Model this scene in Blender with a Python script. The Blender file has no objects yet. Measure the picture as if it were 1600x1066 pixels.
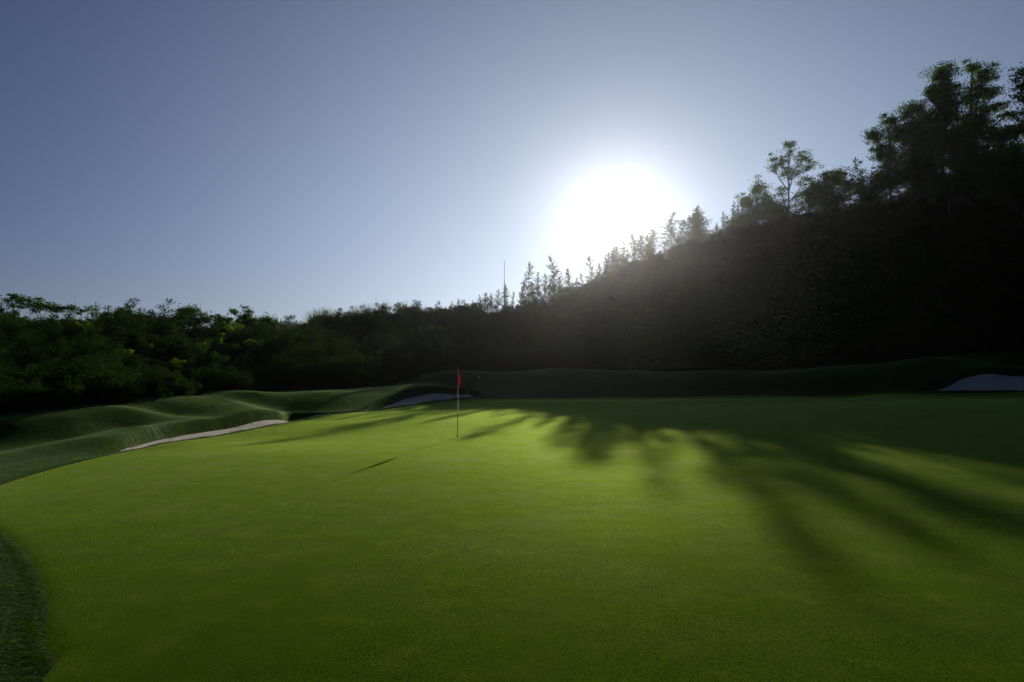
import bpy, math, random
import numpy as np
from mathutils import Vector

scene = bpy.context.scene
R = math.radians

# ------------------------------------------------------------------ camera
PITCH = R(3.06)
EYE = 1.8
FPX = 1600 * 24.0 / 36.0
cam_data = bpy.data.cameras.new("camera")
cam_data.lens = 24.0
cam_data.sensor_width = 36.0
cam_data.clip_start = 0.1
cam_data.clip_end = 20000.0
cam = bpy.data.objects.new("camera", cam_data)
scene.collection.objects.link(cam)
cam.location = (0, 0, EYE)
cam.rotation_euler = (math.pi / 2 + PITCH, 0, 0)
scene.camera = cam


def at(px, py, Y):
    """a place in the world from where it shows in the 1600x1066 photo and how far it lies"""
    u = (px - 800.0) / FPX
    v = (533.0 - py) / FPX
    dx, dy, dz = u, math.cos(PITCH) - v * math.sin(PITCH), math.sin(PITCH) + v * math.cos(PITCH)
    s = Y / dy
    return np.array([dx * s, Y, EYE + dz * s])


# ------------------------------------------------------------------ sun, sky, exposure
SUN_AZ = 9.0      # degrees from +Y towards +X
SUN_EL = 13.5
SKY_STRENGTH = 0.05
SUN_STRENGTH = 5.0
EXPOSURE = 0.0
az, el = R(SUN_AZ), R(SUN_EL)
SUN_DIR = Vector((math.sin(az) * math.cos(el), math.cos(az) * math.cos(el), math.sin(el)))

world = bpy.data.worlds.new("World")
scene.world = world
world.use_nodes = True
wn, wl = world.node_tree.nodes, world.node_tree.links
wn.clear()
w_out = wn.new("ShaderNodeOutputWorld")
w_bg = wn.new("ShaderNodeBackground")
w_sky = wn.new("ShaderNodeTexSky")
w_sky.sky_type = 'NISHITA'
w_sky.sun_disc = False
w_sky.sun_elevation = el
w_sky.sun_rotation = az
w_sky.air_density = 1.0
w_sky.dust_density = 0.12
w_sky.ozone_density = 4.0
w_bg.inputs['Strength'].default_value = SKY_STRENGTH
# the bright air round the sun: forward scattering that the sky model leaves out
w_tc = wn.new("ShaderNodeTexCoord")
w_dot = wn.new("ShaderNodeVectorMath"); w_dot.operation = 'DOT_PRODUCT'
w_nrm = wn.new("ShaderNodeVectorMath"); w_nrm.operation = 'NORMALIZE'
wl.new(w_tc.outputs['Generated'], w_nrm.inputs[0])
wl.new(w_nrm.outputs[0], w_dot.inputs[0]); w_dot.inputs[1].default_value = SUN_DIR


def wmath(op, a, b=None):
    m = wn.new("ShaderNodeMath"); m.operation = op
    for i, v in enumerate((a, b)):
        if v is None: continue
        if isinstance(v, (int, float)): m.inputs[i].default_value = v
        else: wl.new(v, m.inputs[i])
    return m.outputs[0]


th = wmath('ARCCOSINE', wmath('MINIMUM', w_dot.outputs['Value'], 1.0))
au = wmath('MULTIPLY', wmath('EXPONENT', wmath('MULTIPLY', th, -1 / R(3.0))), 2.0)
w_sep = wn.new("ShaderNodeSeparateXYZ")
wl.new(w_nrm.outputs[0], w_sep.inputs[0])
thin = wmath('EXPONENT', wmath('MULTIPLY', wmath('MAXIMUM', w_sep.outputs['Z'], 0.0), -2.2))
th2 = wmath('MULTIPLY', wmath('MULTIPLY', th, th), -1 / R(29.5) ** 2)
au2 = wmath('MULTIPLY', wmath('MULTIPLY', wmath('EXPONENT', th2), thin), 15.3)
au = wmath('ADD', au, au2)
w_au = wn.new("ShaderNodeMix"); w_au.data_type = 'RGBA'; w_au.blend_type = 'MULTIPLY'; w_au.inputs[0].default_value = 1.0
w_au.inputs[6].default_value = (0.83, 1.0, 1.09, 1)
wl.new(au, w_au.inputs[7])
w_tint = wn.new("ShaderNodeMix"); w_tint.data_type = 'RGBA'; w_tint.blend_type = 'MULTIPLY'; w_tint.inputs[0].default_value = 1.0
w_tint.inputs[7].default_value = (0.78, 0.64, 0.78, 1)
wl.new(w_sky.outputs[0], w_tint.inputs[6])
w_add = wn.new("ShaderNodeMix"); w_add.data_type = 'RGBA'; w_add.blend_type = 'ADD'; w_add.inputs[0].default_value = 1.0
wl.new(w_tint.outputs[2], w_add.inputs[6]); wl.new(w_au.outputs[2], w_add.inputs[7])
wl.new(w_add.outputs[2], w_bg.inputs['Color'])
wl.new(w_bg.outputs[0], w_out.inputs['Surface'])

sun_data = bpy.data.lights.new("sun", 'SUN')
sun_data.energy = SUN_STRENGTH
sun_data.angle = R(0.4)
sun_data.color = (1.0, 0.93, 0.80)
sun = bpy.data.objects.new("sun", sun_data)
scene.collection.objects.link(sun)
sun.location = (20, 100, 60)
sun.rotation_euler = SUN_DIR.to_track_quat('Z', 'Y').to_euler()

scene.view_settings.view_transform = 'Standard'
scene.view_settings.look = 'None'
scene.view_settings.exposure = EXPOSURE
scene.view_settings.gamma = 1.0
scene.view_settings.use_curve_mapping = False
scene.cycles.use_denoising = True
scene.cycles.max_bounces = 6
scene.cycles.diffuse_bounces = 2
scene.cycles.glossy_bounces = 2
scene.cycles.transmission_bounces = 3
scene.cycles.volume_bounces = 0
scene.cycles.caustics_reflective = False
scene.cycles.caustics_refractive = False

rng = np.random.default_rng(7)


# ------------------------------------------------------------------ helpers
def link(o, parent=None):
    scene.collection.objects.link(o)
    if parent is not None:
        o.parent = parent
    return o


def tag(o, label=None, cat=None, group=None, kind=None):
    if label: o['label'] = label
    if cat: o['category'] = cat
    if group: o['group'] = group
    if kind: o['kind'] = kind
    return o


def empty(name, loc):
    o = bpy.data.objects.new(name, None)
    o.empty_display_size = 0.3
    o.location = tuple(float(c) for c in loc)
    return link(o)


def mesh_np(name, verts, faces, smooth=False):
    """faces: array (n,3) or (n,4)"""
    verts = np.asarray(verts, dtype=np.float32)
    faces = np.asarray(faces, dtype=np.int32)
    n, k = faces.shape
    me = bpy.data.meshes.new(name)
    me.vertices.add(len(verts))
    me.vertices.foreach_set("co", verts.ravel())
    me.loops.add(n * k)
    me.loops.foreach_set("vertex_index", faces.ravel())
    me.polygons.add(n)
    me.polygons.foreach_set("loop_start", np.arange(n, dtype=np.int32) * k)
    me.update(calc_edges=True)
    me.polygons.foreach_set("use_smooth", np.full(n, smooth, dtype=bool))
    me.validate()
    return me


def mobj(name, me, mat, parent=None):
    o = bpy.data.objects.new(name, me)
    if mat is not None and not me.materials:
        me.materials.append(mat)
    return link(o, parent)


def smooth(a, b, x):
    t = np.clip((x - a) / (b - a), 0, 1)
    return t * t * (3 - 2 * t)


class Nodes:
    def __init__(self, name):
        self.m = bpy.data.materials.new(name)
        self.m.use_nodes = True
        self.n, self.l = self.m.node_tree.nodes, self.m.node_tree.links
        self.n.clear()
        self.out = self.n.new("ShaderNodeOutputMaterial")
        self.tc = self.n.new("ShaderNodeTexCoord")

    def new(self, t, **kw):
        x = self.n.new(t)
        for k, v in kw.items():
            setattr(x, k, v)
        return x

    def noise(self, scale, detail=4, rough=0.55, src=None, vec=(1, 1, 1)):
        t = self.new("ShaderNodeTexNoise")
        t.inputs['Scale'].default_value = scale
        t.inputs['Detail'].default_value = detail
        t.inputs['Roughness'].default_value = rough
        src = src or self.tc.outputs['Object']
        if vec != (1, 1, 1):
            mp = self.new("ShaderNodeMapping")
            mp.inputs['Scale'].default_value = vec
            self.l.new(src, mp.inputs['Vector'])
            src = mp.outputs[0]
        self.l.new(src, t.inputs['Vector'])
        return t.outputs['Fac']

    def ramp(self, fac, stops):
        r = self.new("ShaderNodeValToRGB")
        e = r.color_ramp.elements
        while len(e) < len(stops):
            e.new(0.5)
        for i, (p, c) in enumerate(stops):
            e[i].position = p
            e[i].color = (*c, 1)
        self.l.new(fac, r.inputs[0])
        return r.outputs[0]

    def mix(self, a, b, fac, mode='MIX'):
        m = self.new("ShaderNodeMix", data_type='RGBA', blend_type=mode)
        for sock, v in ((m.inputs[6], a), (m.inputs[7], b)):
            if isinstance(v, tuple):
                sock.default_value = (*v, 1)
            else:
                self.l.new(v, sock)
        if isinstance(fac, (int, float)):
            m.inputs[0].default_value = fac
        else:
            self.l.new(fac, m.inputs[0])
        return m.outputs[2]

    def bump(self, h, strength, dist, normal=None):
        b = self.new("ShaderNodeBump")
        b.inputs['Strength'].default_value = strength
        b.inputs['Distance'].default_value = dist
        self.l.new(h, b.inputs['Height'])
        if normal is not None:
            self.l.new(normal, b.inputs['Normal'])
        return b.outputs[0]

    def principled(self, color, rough, normal=None, spec=0.5, **kw):
        p = self.new("ShaderNodeBsdfPrincipled")
        if isinstance(color, tuple):
            p.inputs['Base Color'].default_value = (*color, 1)
        else:
            self.l.new(color, p.inputs['Base Color'])
        p.inputs['Roughness'].default_value = rough
        p.inputs['Specular IOR Level'].default_value = spec
        for k, v in kw.items():
            p.inputs[k.replace('_', ' ')].default_value = v
        if normal is not None:
            self.l.new(normal, p.inputs['Normal'])
        return p

    def surface(self, sh):
        self.l.new(sh, self.out.inputs['Surface'])
        return self.m


# ------------------------------------------------------------------ materials
def turf_material(name, lo, hi, dry, grain, tips, sheen_tint, rough=0.5):
    N = Nodes(name)
    big = N.noise(0.35, 5, 0.6)
    mid = N.noise(2.2, 5, 0.6)
    fine = N.noise(grain, 3, 0.7)
    speck = N.noise(grain * 0.37, 2, 0.6)
    c = N.ramp(big, [(0.3, lo), (0.7, hi)])
    c = N.mix(c, N.ramp(mid, [(0.35, lo), (0.68, hi)]), 0.5)
    patch = N.ramp(mid, [(0.55, (0, 0, 0)), (0.8, (1, 1, 1))])
    c = N.mix(c, dry, patch)
    c = N.mix(c, N.ramp(fine, [(0.36, (0.2, 0.2, 0.2)), (0.66, (1.7, 1.7, 1.7))]), 0.95, 'MULTIPLY')
    sp = N.ramp(speck, [(0.70, (0, 0, 0)), (0.76, (1, 1, 1))])
    c = N.mix(c, (hi[0] * 2.0, hi[1] * 1.6, hi[2] * 1.8), sp)
    nrm = N.bump(N.noise(1.1, 3, 0.5), 0.5, 0.05)
    nrm = N.bump(mid, 0.35, 0.03, nrm)
    if grain < 100:
        nrm = N.bump(N.noise(8.0, 5, 0.7), 0.8, 0.06, nrm)
    nrm = N.bump(N.noise(grain * .42, 3, 0.75), 0.7, 0.014, nrm)
    nrm = N.bump(fine, 1.0, 0.010, nrm)
    # a turf canopy: scattering leaves plus light caught by the blade tips at low angles
    di = N.new("ShaderNodeBsdfDiffuse"); N.l.new(c, di.inputs['Color']); N.l.new(nrm, di.inputs['Normal'])
    sh = N.new("ShaderNodeBsdfSheen", distribution='MICROFIBER'); sh.inputs['Roughness'].default_value = 0.35
    N.l.new(N.mix(c, sheen_tint, 1.0, 'MULTIPLY'), sh.inputs['Color']); N.l.new(nrm, sh.inputs['Normal'])
    gl = N.new("ShaderNodeBsdfGlossy"); gl.inputs['Roughness'].default_value = rough
    grit = N.noise(grain * .42, 3, 0.75)
    pale = N.mix(tips, (tips[0] * 1.12, tips[1] * 1.02, tips[2] * 1.7), N.ramp(N.noise(0.9, 5, 0.65), [(0.42, (0, 0, 0)), (0.62, (1, 1, 1))]))
    pale = N.mix(pale, N.ramp(grit, [(0.36, (0.5, 0.5, 0.5)), (0.66, (1.5, 1.5, 1.5))]), 1.0, 'MULTIPLY')
    N.l.new(N.mix(N.ramp(fine, [(0.36, (0.35, 0.35, 0.35)), (0.66, (1.6, 1.6, 1.6))]), pale, 1.0, 'MULTIPLY'), gl.inputs['Color']); N.l.new(nrm, gl.inputs['Normal'])
    a1 = N.new("ShaderNodeAddShader"); a2 = N.new("ShaderNodeAddShader")
    N.l.new(di.outputs[0], a1.inputs[0]); N.l.new(sh.outputs[0], a1.inputs[1])
    fr = N.new("ShaderNodeFresnel"); fr.inputs['IOR'].default_value = 1.10
    mg = N.new("ShaderNodeMixShader"); N.l.new(fr.outputs[0], mg.inputs[0]); N.l.new(gl.outputs[0], mg.inputs[2])
    N.l.new(a1.outputs[0], a2.inputs[0]); N.l.new(mg.outputs[0], a2.inputs[1])
    return N.surface(a2.outputs[0])


M = {}
M['green'] = turf_material("putting_turf", (0.020, 0.043, 0.0010), (0.039, 0.071, 0.0015), (0.052, 0.074, 0.005),
                           140.0, (0.37, 0.49, 0.075), (1.2, 1.3, 1.3), 0.74)
M['rough'] = turf_material("rough_turf", (0.009, 0.020, 0.004), (0.019, 0.035, 0.007), (0.034, 0.045, 0.014),
                           45.0, (0.14, 0.20, 0.07), (1.5, 1.5, 1.5), 0.75)


def sand_material():
    N = Nodes("bunker_sand")
    a = N.noise(3.0, 5, 0.6)
    b = N.noise(60.0, 3, 0.6)
    c = N.ramp(a, [(0.3, (0.36, 0.30, 0.27)), (0.7, (0.47, 0.40, 0.36))])
    c = N.mix(c, N.ramp(b, [(0.3, (0.7, 0.7, 0.7)), (0.7, (1.1, 1.1, 1.1))]), 0.7, 'MULTIPLY')
    n = N.bump(N.noise(4.5, 3, 0.5), 0.8, 0.12)
    n = N.bump(b, 0.4, 0.01, n)
    return N.surface(N.principled(c, 0.9, n, 0.2).outputs[0])


M['sand'] = sand_material()


def leaf_material(name, dark, light, trans, tweight=0.45):
    N = Nodes(name)
    oi = N.new("ShaderNodeObjectInfo")
    g = N.new("ShaderNodeNewGeometry")
    n1 = N.noise(1.3, 3, 0.6, src=g.outputs['Position'])
    c = N.ramp(n1, [(0.3, dark), (0.7, light)])
    v = N.ramp(oi.outputs['Random'], [(0.0, (0.75, 0.8, 0.7)), (1.0, (1.15, 1.1, 1.0))])
    c = N.mix(c, v, 1.0, 'MULTIPLY')
    isl = N.ramp(g.outputs['Random Per Island'], [(0.0, (0.6, 0.65, 0.6)), (1.0, (1.35, 1.25, 1.0))])
    c = N.mix(c, isl, 1.0, 'MULTIPLY')
    p = N.principled(c, 0.85, None, 0.04)
    t = N.new("ShaderNodeBsdfTranslucent")
    N.l.new(N.mix(c, trans, 1.0, 'MULTIPLY'), t.inputs['Color'])
    ms = N.new("ShaderNodeMixShader")
    ms.inputs[0].default_value = tweight
    N.l.new(p.outputs[0], ms.inputs[1])
    N.l.new(t.outputs[0], ms.inputs[2])
    return N.surface(ms.outputs[0])


M['leaf'] = leaf_material("tree_leaves", (0.022, 0.045, 0.010), (0.045, 0.085, 0.018), (2.2, 2.6, 1.0))
M['needle'] = leaf_material("sapling_needles", (0.03, 0.05, 0.018), (0.05, 0.08, 0.03), (1.8, 2.0, 1.2))
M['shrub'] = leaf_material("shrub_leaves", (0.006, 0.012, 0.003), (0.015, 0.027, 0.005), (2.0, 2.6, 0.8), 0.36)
M['fresh'] = leaf_material("brightened_leaves", (0.045, 0.09, 0.010), (0.075, 0.13, 0.015), (2.2, 2.6, 0.8), 0.55)  # lighter shrub leaves, colour raised further to stand for sun on them
M['blade'] = leaf_material("blade_leaves", (0.02, 0.042, 0.006), (0.045, 0.075, 0.012), (1.6, 1.8, 0.8), 0.35)
M['plume'] = leaf_material("grass_plume", (0.06, 0.08, 0.03), (0.10, 0.12, 0.05), (1.8, 2.0, 1.2), 0.5)


def bark_material():
    N = Nodes("bark")
    a = N.noise(9.0, 5, 0.65, vec=(1, 1, 0.25))
    c = N.ramp(a, [(0.3, (0.035, 0.027, 0.02)), (0.7, (0.11, 0.09, 0.07))])
    return N.surface(N.principled(c, 0.9, N.bump(a, 0.7, 0.03), 0.2).outputs[0])


M['bark'] = bark_material()


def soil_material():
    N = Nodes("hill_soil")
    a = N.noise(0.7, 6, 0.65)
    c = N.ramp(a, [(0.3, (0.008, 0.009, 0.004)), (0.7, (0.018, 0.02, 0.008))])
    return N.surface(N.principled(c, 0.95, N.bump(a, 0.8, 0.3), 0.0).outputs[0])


M['soil'] = soil_material()


def plain(name, col, rough, spec=0.5, metallic=0.0):
    N = Nodes(name)
    a = N.noise(25.0, 3, 0.6)
    c = N.mix(col, N.ramp(a, [(0.3, (0.8, 0.8, 0.8)), (0.7, (1.1, 1.1, 1.1))]), 0.6, 'MULTIPLY')
    p = N.principled(c, rough, None, spec)
    p.inputs['Metallic'].default_value = metallic
    return N.surface(p.outputs[0])


M['pole'] = plain("pole_paint", (0.22, 0.22, 0.20), 0.5)
M['ferrule'] = plain("ferrule_metal", (0.35, 0.35, 0.35), 0.4, 0.5, 0.8)
M['cup'] = plain("cup_liner", (0.6, 0.6, 0.58), 0.5)
M['white'] = plain("white_plastic", (0.8, 0.8, 0.8), 0.3)
M['mast'] = plain("mast_metal", (0.06, 0.06, 0.065), 0.5, 0.5, 0.3)


def flag_material():
    N = Nodes("flag_cloth")
    a = N.noise(120.0, 2, 0.5)
    c = N.ramp(a, [(0.3, (0.50, 0.030, 0.012)), (0.7, (0.62, 0.040, 0.016))])
    p = N.principled(c, 0.7, N.bump(a, 0.3, 0.002), 0.3)
    t = N.new("ShaderNodeBsdfTranslucent")
    t.inputs['Color'].default_value = (0.75, 0.05, 0.03, 1)
    ms = N.new("ShaderNodeMixShader")
    ms.inputs[0].default_value = 0.5
    N.l.new(p.outputs[0], ms.inputs[1])
    N.l.new(t.outputs[0], ms.inputs[2])
    return N.surface(ms.outputs[0])


M['flag'] = flag_material()

# ------------------------------------------------------------------ terrain
HOLE = at(715, 681, 21.0)[:2]

# hill crest: (photo x, photo y of the bare ground, distance)
CREST = np.array([
    (-500, 520, 78), (-200, 518, 80), (0, 516, 80), (200, 520, 80), (390, 528, 82), (440, 538, 84), (475, 532, 86), (500, 517, 89), (560, 512, 91),
    (660, 500, 96), (760, 491, 99), (840, 484, 100), (870, 477, 101), (920, 456, 102), (965, 438, 102),
    (1000, 430, 102), (1060, 405, 101), (1100, 382, 100), (1150, 372, 98), (1200, 364, 95), (1300, 345, 86),
    (1400, 325, 77), (1500, 305, 70), (1600, 285, 64), (1750, 260, 58), (1950, 240, 52), (2300, 220, 46)], float)
# foot of the wooded slope
FOOT = np.array([
    (-500, 668, 23), (-200, 660, 23), (0, 655, 23.4), (100, 649, 24.6), (200, 636, 27.2), (285, 628, 31), (345, 622, 37), (400, 616, 43), (590, 612, 52), (750, 584, 66),
    (860, 582, 69), (980, 583, 68), (1150, 584, 64), (1300, 577, 60), (1450, 562, 56), (1600, 549, 54),
    (1750, 540, 50), (1950, 530, 45), (2300, 520, 40)], float)


def crest_at(px):
    return np.interp(px, CREST[:, 0], CREST[:, 1]), np.interp(px, CREST[:, 0], CREST[:, 2])


def foot_at(px):
    return np.interp(px, FOOT[:, 0], FOOT[:, 1]), np.interp(px, FOOT[:, 0], FOOT[:, 2])


ctrl = []
for p in [(-14, -12, -.3), (0, -12, 0), (14, -12, .1), (30, -12, .4), (-40, -10, -1.0), (60, -5, 1.5), (-3, 0, 0), (3, 2, 0), (12, 3, .02),
          (22, 5, .1), (-7, 3, -.05), (-12, 3, -.25), (-3, 8, 0), (3, 9, 0), (10, 10, .02), (20, 12, .12), (-8, 9, -.04),
          (-1.7, 21, 0), (-6, 17, 0.0), (6, 17, .02), (14, 20, .10), (22, 24, .28), (-9.0, 14, -.02), (-9.0, 20, 0),
          (-8.9, 25, 0), (-5, 28, .03), (2, 30, .06), (10, 32, .16), (20, 36, .4), (30, 32, .6), (-8.8, 29, .02),
          (-7.4, 36.5, .04), (-5.5, 42, .15), (-2.7, 48, .33), (2, 42, .16), (3, 51, .26), (12, 52, .35), (12, 43, .25), (22, 50, .5),
          (28, 46.5, .75), (34, 44, .88), (38, 42.5, .9), (45, 35, 1.0), (50, 20, 1.0),
          (6, 46, .24), (12.5, 47, .31), (13, 41, .22), (19, 44, .40), (20, 47, .46), (25, 46, .60), (25, 38, .45), (24, 49.5, .72), (17, 50.8, .42), (8, 51.5, .30), (0, 45, .22), (18, 40, .33),
          (-9.5, 15.6, 0), (-10.1, 17, .02), (-9.35, 22, .02), (-9.1, 26, .03), (-8.6, 34, .06), (-7.8, 36.8, .06),
          (-7.2, 38.2, .07), (-5.9, 42.2, .17), (-4.2, 46, .28), (-2.8, 48.8, .36), (-1.6, 50.6, .5),
          (26.4, 47.2, .70), (28.5, 46.5, .76), (31, 45.8, .82), (34, 44.7, .88), (38, 42.6, .88)]:
    ctrl.append(p)
for q in [(0, 735, 14), (0, 704, 20), (-200, 725, 19), (100, 689, 21.5), (200, 671, 24), (270, 650, 27.5), (345, 627, 32),
          (-200, 660, 22.0), (0, 656, 22.4), (100, 650, 23.6), (200, 637, 26.1), (270, 629, 29.0), (345, 621, 32.5),
          (330, 624, 33.5), (370, 618, 36), (370, 619, 41), (400, 613, 37), (500, 613, 41), (590, 608, 46), (640, 600, 51), (690, 590, 56),
          (750, 581, 61), (860, 578, 64), (980, 579, 63), (980, 600, 56), (860, 602, 56), (1150, 580, 59),
          (1150, 600, 54), (1300, 573, 56), (1300, 592, 51), (1450, 558, 54), (1600, 546, 56)]:
    ctrl.append(tuple(at(*q)))
def fade(y, dep):
    # the long left bunker shallows out towards its near tip
    return smooth(13.5, 22.0, y) if abs(dep - 0.401) < 1e-6 else 1.0


# sand edges of the bunkers, where the sand meets the far face: each bunker's hollow is cut from the ground behind it
SAND_EDGE = [([(158, 709, 16.3), (196, 701, 18.2), (240, 690, 21), (280, 682, 23.5), (330, 673, 26), (395, 659, 29.7), (440, 655.5, 33), (474, 653, 36)], 0.401, (-1, 0.3)),
             ([(590, 637, 40), (620, 627, 43.5), (645, 619, 46), (680, 613, 49), (735, 612, 52)], 0.40, (-.8, .6)),
             ([(1440, 607, 47), (1490, 597, 48.5), (1545, 584, 50), (1600, 585, 50.5), (1700, 589, 50), (1800, 600, 47)], 0.42, (0, 1))]
OUTER = []
for pts_, dep_, (ox, oy) in SAND_EDGE:
    q_ = []
    for i_, p_ in enumerate(pts_):
        w_ = at(*p_)
        q_.append((w_[0] + ox * .33, w_[1] + oy * .33))
        if i_ == 0: continue
        dd = dep_ * fade(q_[-1][1], dep_) * (.55 if i_ == len(pts_) - 1 else 1)
        ctrl.append((q_[-1][0], q_[-1][1], w_[2] + dd))
        ctrl.append((q_[-1][0] + ox * .5, q_[-1][1] + oy * .5, w_[2] + dd + .05))
    OUTER.append(q_)
for px in np.arange(-500, 2301, 100):
    fy, fd = foot_at(px); cy, cd = crest_at(px)
    f, c = at(px, fy, fd), at(px, cy, cd)
    if px % 200 == 0 or px > 1200: ctrl.append(tuple(f))
    for t in (0.35, 0.7):
        g = f + (c - f) * t
        g[2] = f[2] + (c[2] - f[2]) * (t ** 1.15)
        ctrl.append(tuple(g))
    b = c.copy(); b[0] *= 1.12; b[1] *= 1.12; b[2] = c[2] + 0.1
    b2 = c.copy(); b2[0] *= 1.5; b2[1] *= 1.5; b2[2] = c[2] * 0.85
    ctrl.append(tuple(b))
    if px % 200 == 0: ctrl.append(tuple(b2))
for row in CREST:
    ctrl.append(tuple(at(*row)))
C = np.array(ctrl, float)


def tps_fit(P, lam=0.5):
    n = len(P)
    d = np.hypot(P[:, None, 0] - P[None, :, 0], P[:, None, 1] - P[None, :, 1])
    K = np.where(d > 0, d * d * np.log(d + 1e-9), 0) + np.eye(n) * lam
    Q = np.c_[np.ones(n), P[:, :2]]
    A = np.block([[K, Q], [Q.T, np.zeros((3, 3))]])
    return np.linalg.solve(A, np.r_[P[:, 2], 0, 0, 0])


TPS = tps_fit(C)


def tps_eval(x, y):
    out = np.empty(x.shape)
    xf, yf, of = x.ravel(), y.ravel(), out.ravel()
    w, a = TPS[:-3], TPS[-3:]
    for i in range(0, len(xf), 20000):
        X, Y = xf[i:i + 20000], yf[i:i + 20000]
        d2 = (X[:, None] - C[None, :, 0]) ** 2 + (Y[:, None] - C[None, :, 1]) ** 2 + 1e-12
        of[i:i + 20000] = (0.5 * d2 * np.log(d2)) @ w + a[0] + a[1] * X + a[2] * Y
    return of.reshape(x.shape)


_w = [(rng.uniform(0, 6.28), rng.uniform(0, 6.28), 2 ** rng.uniform(-2.2, 1.2)) for _ in range(26)]


def wobble(x, y):
    s = 0
    for a, ph, k in _w:
        s = s + np.sin((x * math.cos(a) + y * math.sin(a)) * k + ph) / (k + .3)
    return s / 26


def height(x, y):
    x = np.asarray(x, float); y = np.asarray(y, float)
    # far from the course the ground settles to gentle country with a low ridge
    xc, yc = np.clip(x, -130, 130), np.clip(y, -40, 150)
    h = tps_eval(xc, yc)
    r = np.hypot(x - xc, y - yc)
    far = 2 + 3.0 * wobble(x / 40, y / 40)
    ridge = 31 * np.exp(-(((x + 150) / 90) ** 2 + ((y - 430) / 70) ** 2))
    k = smooth(0, 160, r)
    h = h * (1 - k) + (far + ridge) * k
    rough = smooth(52, 70, y) * 0.5
    return h + wobble(x, y) * (0.035 + rough)


def catmull(pts, n=12, closed=True):
    P = np.array(pts, float); m = len(P); out = []
    for i in range(m if closed else m - 1):
        if closed:
            a, b, c, d = P[(i - 1) % m], P[i], P[(i + 1) % m], P[(i + 2) % m]
        else:
            a, b, c, d = P[max(i - 1, 0)], P[i], P[i + 1], P[min(i + 2, m - 1)]
        for t in np.arange(n) / n:
            out.append(0.5 * ((2 * b) + (c - a) * t + (2 * a - 5 * b + 4 * c - d) * t * t + (-a + 3 * b - 3 * c + d) * t ** 3))
    if not closed: out.append(P[-1])
    return np.array(out)


GREEN = catmull([(-2.2, 1), (-2.8, 4.03), (-3.22, 4.68), (-3.87, 5.65), (-4.85, 6.86), (-6.05, 8.07), (-7.9, 9.8),
                 (-9.0, 12.2), (-9.4, 15.6), (-9.15, 20), (-8.95, 24), (-8.85, 28.2), (-7.4, 36.4), (-5.5, 42),
                 (-2.7, 48), (3, 51), (12, 52), (22, 50), (28, 46.8), (33.7, 44.6), (40, 41), (40, 28), (30, 12), (18, 0),
                 (8, -5), (0, -4)], 12)

BUNKERS = [  # inner edge (towards the green), outer edge, depth
    (catmull([(-9.62, 14.9), (-9.42, 17.5), (-9.27, 20.5), (-9.12, 24), (-9.0, 28), (-8.8, 31.5), (-8.35, 34), (-7.9, 36)], 12, False),
     catmull([(-9.62, 14.9)] + OUTER[0] + [(-7.9, 36)], 10, False), 0.401),
    (catmull([(-7.75, 36.6), (-7.3, 38.2), (-6.0, 42.2), (-4.4, 46), (-2.9, 48.9), (-2.0, 50.3)], 12, False),
     catmull([(-7.75, 36.6)] + OUTER[1] + [(-2.0, 50.3)], 10, False), 0.40),
    (catmull([(26.6, 47.6), (30, 46.6), (34, 45.1), (40, 42.4), (46, 41), (48, 42)], 12, False),
     catmull([(26.6, 47.6)] + OUTER[2] + [(48, 42)], 10, False), 0.42)]
BUNKERS = [(i_[np.linspace(0, len(i_) - 1, 60).astype(int)], o_[np.linspace(0, len(o_) - 1, 60).astype(int)], d_) for i_, o_, d_ in BUNKERS]


def inside_dist(x, y, poly):
    """signed distance to a closed polygon, positive inside"""
    X, Y = x.ravel(), y.ravel()
    res = np.full(X.shape, -99.0)
    lo, hi = poly.min(0) - 1.5, poly.max(0) + 1.5
    idx = np.where((X > lo[0]) & (X < hi[0]) & (Y > lo[1]) & (Y < hi[1]))[0]
    A = poly; B = np.roll(poly, -1, axis=0)
    for i in range(0, len(idx), 8000):
        j = idx[i:i + 8000]
        px, py = X[j][:, None], Y[j][:, None]
        dx, dy = (B - A)[:, 0], (B - A)[:, 1]
        t = np.clip(((px - A[:, 0]) * dx + (py - A[:, 1]) * dy) / (dx * dx + dy * dy + 1e-12), 0, 1)
        d = np.sqrt(((px - A[:, 0] - t * dx) ** 2 + (py - A[:, 1] - t * dy) ** 2).min(1))
        cr = ((A[:, 1] > py) != (B[:, 1] > py)) & (px < (B[:, 0] - A[:, 0]) * (py - A[:, 1]) / (B[:, 1] - A[:, 1] + 1e-12) + A[:, 0])
        ins = cr.sum(1) % 2 == 1
        res[j] = np.where(ins, d, -d)
    return res.reshape(x.shape)


def bunker_poly(b):
    return np.vstack([b[0], b[1][::-1][1:-1]])


def ground_height(x, y):
    h = height(x, y)
    g = inside_dist(x, y, GREEN)
    h = h - 0.06 * smooth(0.0, 0.3, g) + 0.018 * smooth(0.0, -0.12, g)
    for b in BUNKERS:
        d = inside_dist(x, y, bunker_poly(b))
        d = np.where(d > -50, d + .05 * wobble(x * 7, y * 7), d)
        h = h - b[2] * fade(y, b[2]) * smooth(-0.02, 0.17, d) - 0.12 * smooth(0.10, 0.22, d)
    return h


def axis(*spans):
    out = []
    for a, b, n in spans:
        out.append(np.linspace(a, b, n, endpoint=False))
    return np.concatenate(out + [[spans[-1][1]]])


xs = axis((-600, -400, 8), (-400, -110, 20), (-110, -30, 60), (-30, -14, 60), (-14, 0, 130), (0, 24, 90), (24, 52, 140),
          (52, 130, 50), (130, 400, 20), (400, 600, 8))
ys = axis((-240, -30, 8), (-30, 0, 20), (0, 14, 70), (14, 56, 330), (56, 110, 110), (110, 250, 40), (250, 600, 36), (600, 750, 6))
GX, GY = np.meshgrid(xs, ys)
GZ = ground_height(GX, GY)


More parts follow.
